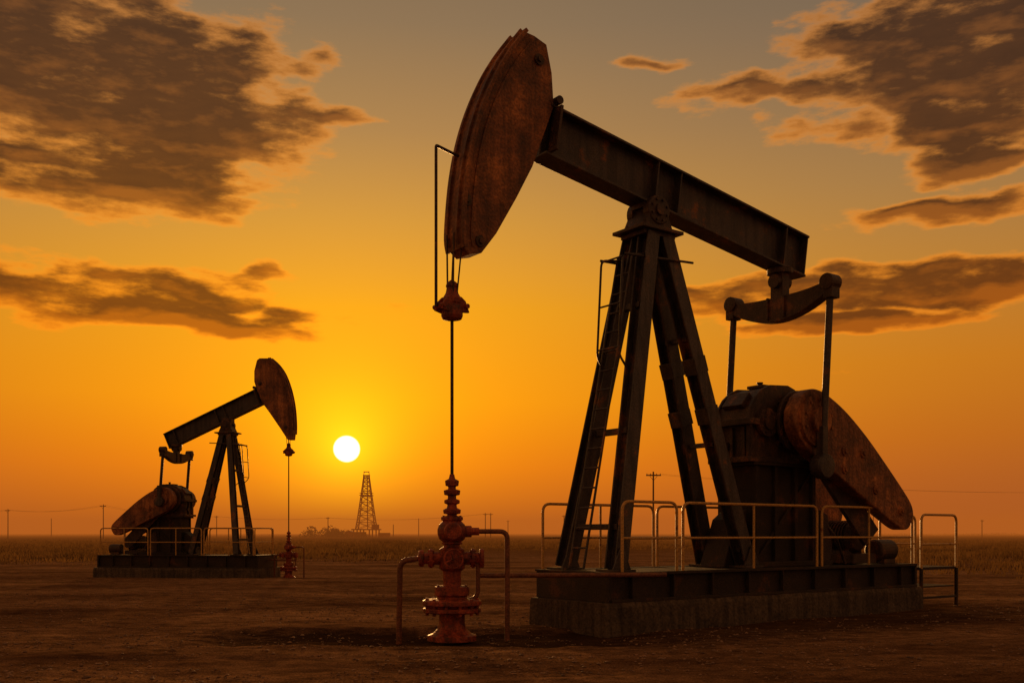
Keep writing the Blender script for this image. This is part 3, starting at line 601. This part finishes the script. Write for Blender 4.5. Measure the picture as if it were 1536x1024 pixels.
rest=Mw('MULTIPLY',Mw('SUBTRACT',el,.62),3,cl=True); side=Mw('MULTIPLY',Mw('SUBTRACT',Mw('ABSOLUTE',az),.62),3,cl=True); oth=Mw('MULTIPLY',Mw('MAXIMUM',rest,side),.40)
mk0=Mw('MAXIMUM',masks(0),oth); mk1=Mw('MAXIMUM',masks(-.010),oth)
d0=Mw('SUBTRACT',Mw('ADD',mk0,Mw('MULTIPLY',Mw('SUBTRACT',n1,.5),2.0)),.45)
d1=Mw('SUBTRACT',Mw('ADD',mk1,Mw('MULTIPLY',Mw('SUBTRACT',n1b,.5),2.0)),.45)
def ramp(stops):
    r=nn(nt,'ShaderNodeValToRGB'); e=r.color_ramp.elements
    for i,(p,c) in enumerate(stops):
        x=e[i] if i<2 else e.new(p/.8)
        x.position=p/.8; x.color=(*c,1)
    L(Mw('DIVIDE',el,.8,cl=True),r.inputs[0]); return r.outputs[0]
near=ramp([(0,(.56,.115,.010)),(.8,(.10,.08,.06)),(.02,(.72,.155,.004)),(.066,(.92,.225,.001)),(.13,(.96,.325,.001)),(.22,(.82,.335,.008)),(.30,(.60,.285,.042)),(.38,(.39,.215,.075)),(.47,(.25,.165,.088)),(.6,(.16,.115,.078))])
fr=ramp([(0,(.29,.078,.026)),(.8,(.08,.07,.06)),(.03,(.35,.09,.022)),(.09,(.46,.125,.013)),(.16,(.52,.165,.013)),(.24,(.45,.19,.036)),(.32,(.33,.175,.066)),(.45,(.19,.13,.084)),(.6,(.12,.10,.07))])
da=Mw('SUBTRACT',az,SAZ); kf=Mw('EXPONENT',Mw('MULTIPLY',Mw('MULTIPLY',da,da),-5.0))
sky=mix(kf,fr,near)
vd=nn(nt,'ShaderNodeVectorMath',operation='DOT_PRODUCT'); L(nrm.outputs[0],vd.inputs[0]); vd.inputs[1].default_value=sd
dim=Mw('MULTIPLY',Mw('SUBTRACT',.72,vd.outputs['Value']),1.3,cl=True)
sky=mix(dim,sky,(.155,.088,.050))
ns=nn(nt,'ShaderNodeTexSky',sky_type='NISHITA'); ns.sun_disc=False; ns.sun_elevation=SEL; ns.sun_rotation=SAZ; ns.dust_density=4; ns.air_density=1.5
ang=Mw('ARCCOSINE',Mw('MINIMUM',vd.outputs['Value'],.9999999))
g1=Mw('EXPONENT',Mw('MULTIPLY',ang,-6.5)); g2=Mw('EXPONENT',Mw('MULTIPLY',ang,-24))
glow=mix(1.,mix(1.,(.36,.13,.0),g1,'MULTIPLY'),mix(1.,(.9,.72,.01),g2,'MULTIPLY'),'ADD')
sky2=mix(1.,sky,glow,'ADD')
alpha=nn(nt,'ShaderNodeMapRange',interpolation_type='SMOOTHSTEP'); alpha.inputs[1].default_value=-.12; alpha.inputs[2].default_value=.22; L(d0,alpha.inputs[0])
thick=nn(nt,'ShaderNodeMapRange',interpolation_type='SMOOTHSTEP'); thick.inputs[1].default_value=.0; thick.inputs[2].default_value=.48; L(d0,thick.inputs[0])
lit=Mw('MULTIPLY',Mw('SUBTRACT',d0,d1),2.2,cl=True)
edge=mix(1.,mix(1.,sky,(1.0,.76,.50),'MULTIPLY'),(.36,.105,.003),'ADD')
core=mix(1.,mix(1.,sky,(.20,.125,.10),'MULTIPLY'),(.017,.007,.003),'ADD')
mid=mix(1.,mix(1.,sky,(.42,.28,.18),'MULTIPLY'),(.04,.009,.001),'ADD')
core=mix(Mw('MULTIPLY',Mw('SUBTRACT',.60,n1),1.3,cl=True),core,mid)
ccol=mix(thick.outputs[0],edge,core)
ccol=mix(Mw('MULTIPLY',lit,.55),ccol,mix(thick.outputs[0],edge,mix(1.,mix(1.,sky,(.72,.46,.26),'MULTIPLY'),(.14,.035,.001),'ADD')))
sky3=mix(Mw('MULTIPLY',alpha.outputs[0],.97),sky2,ccol)
disc=nn(nt,'ShaderNodeMapRange',interpolation_type='SMOOTHSTEP'); disc.inputs[1].default_value=.0116; disc.inputs[2].default_value=.0136; disc.inputs[3].default_value=1; disc.inputs[4].default_value=0; L(ang,disc.inputs[0])
sky3=mix(disc.outputs[0],sky3,(3.,2.6,1.6))
gnd=Mw('MULTIPLY',Mw('MULTIPLY',sp.outputs[2],-1),60,cl=True)
sky3=mix(gnd,sky3,(.05,.02,.008))
bg=nn(nt,'ShaderNodeBackground'); L(sky3,bg.inputs[0]); bg.inputs[1].default_value=1.
bg2=nn(nt,'ShaderNodeBackground'); L(ns.outputs[0],bg2.inputs[0]); bg2.inputs[1].default_value=.001
asd=nn(nt,'ShaderNodeAddShader'); wo=nn(nt,'ShaderNodeOutputWorld'); L(bg.outputs[0],asd.inputs[0]); L(bg2.outputs[0],asd.inputs[1]); L(asd.outputs[0],wo.inputs[0])
# sun
sl=bpy.data.lights.new('sun','SUN'); sl.energy=3.0; sl.angle=math.radians(1.45); sl.color=(1,.50,.16); so=bpy.data.objects.new('sun',sl); S.collection.objects.link(so); so.rotation_euler=(-sd).to_track_quat('-Z','Y').to_euler()
# camera
cam=bpy.data.cameras.new('camera'); co=bpy.data.objects.new('camera',cam); S.collection.objects.link(co); S.camera=co
co.location=(0,0,CAMZ); co.rotation_euler=(math.radians(90),0,0); cam.sensor_width=36; cam.lens=F/1536*36; cam.shift_y=288/1536; cam.clip_end=20000; cam.clip_start=.1
S.view_settings.view_transform='Standard'; S.view_settings.look='None'; S.view_settings.exposure=0
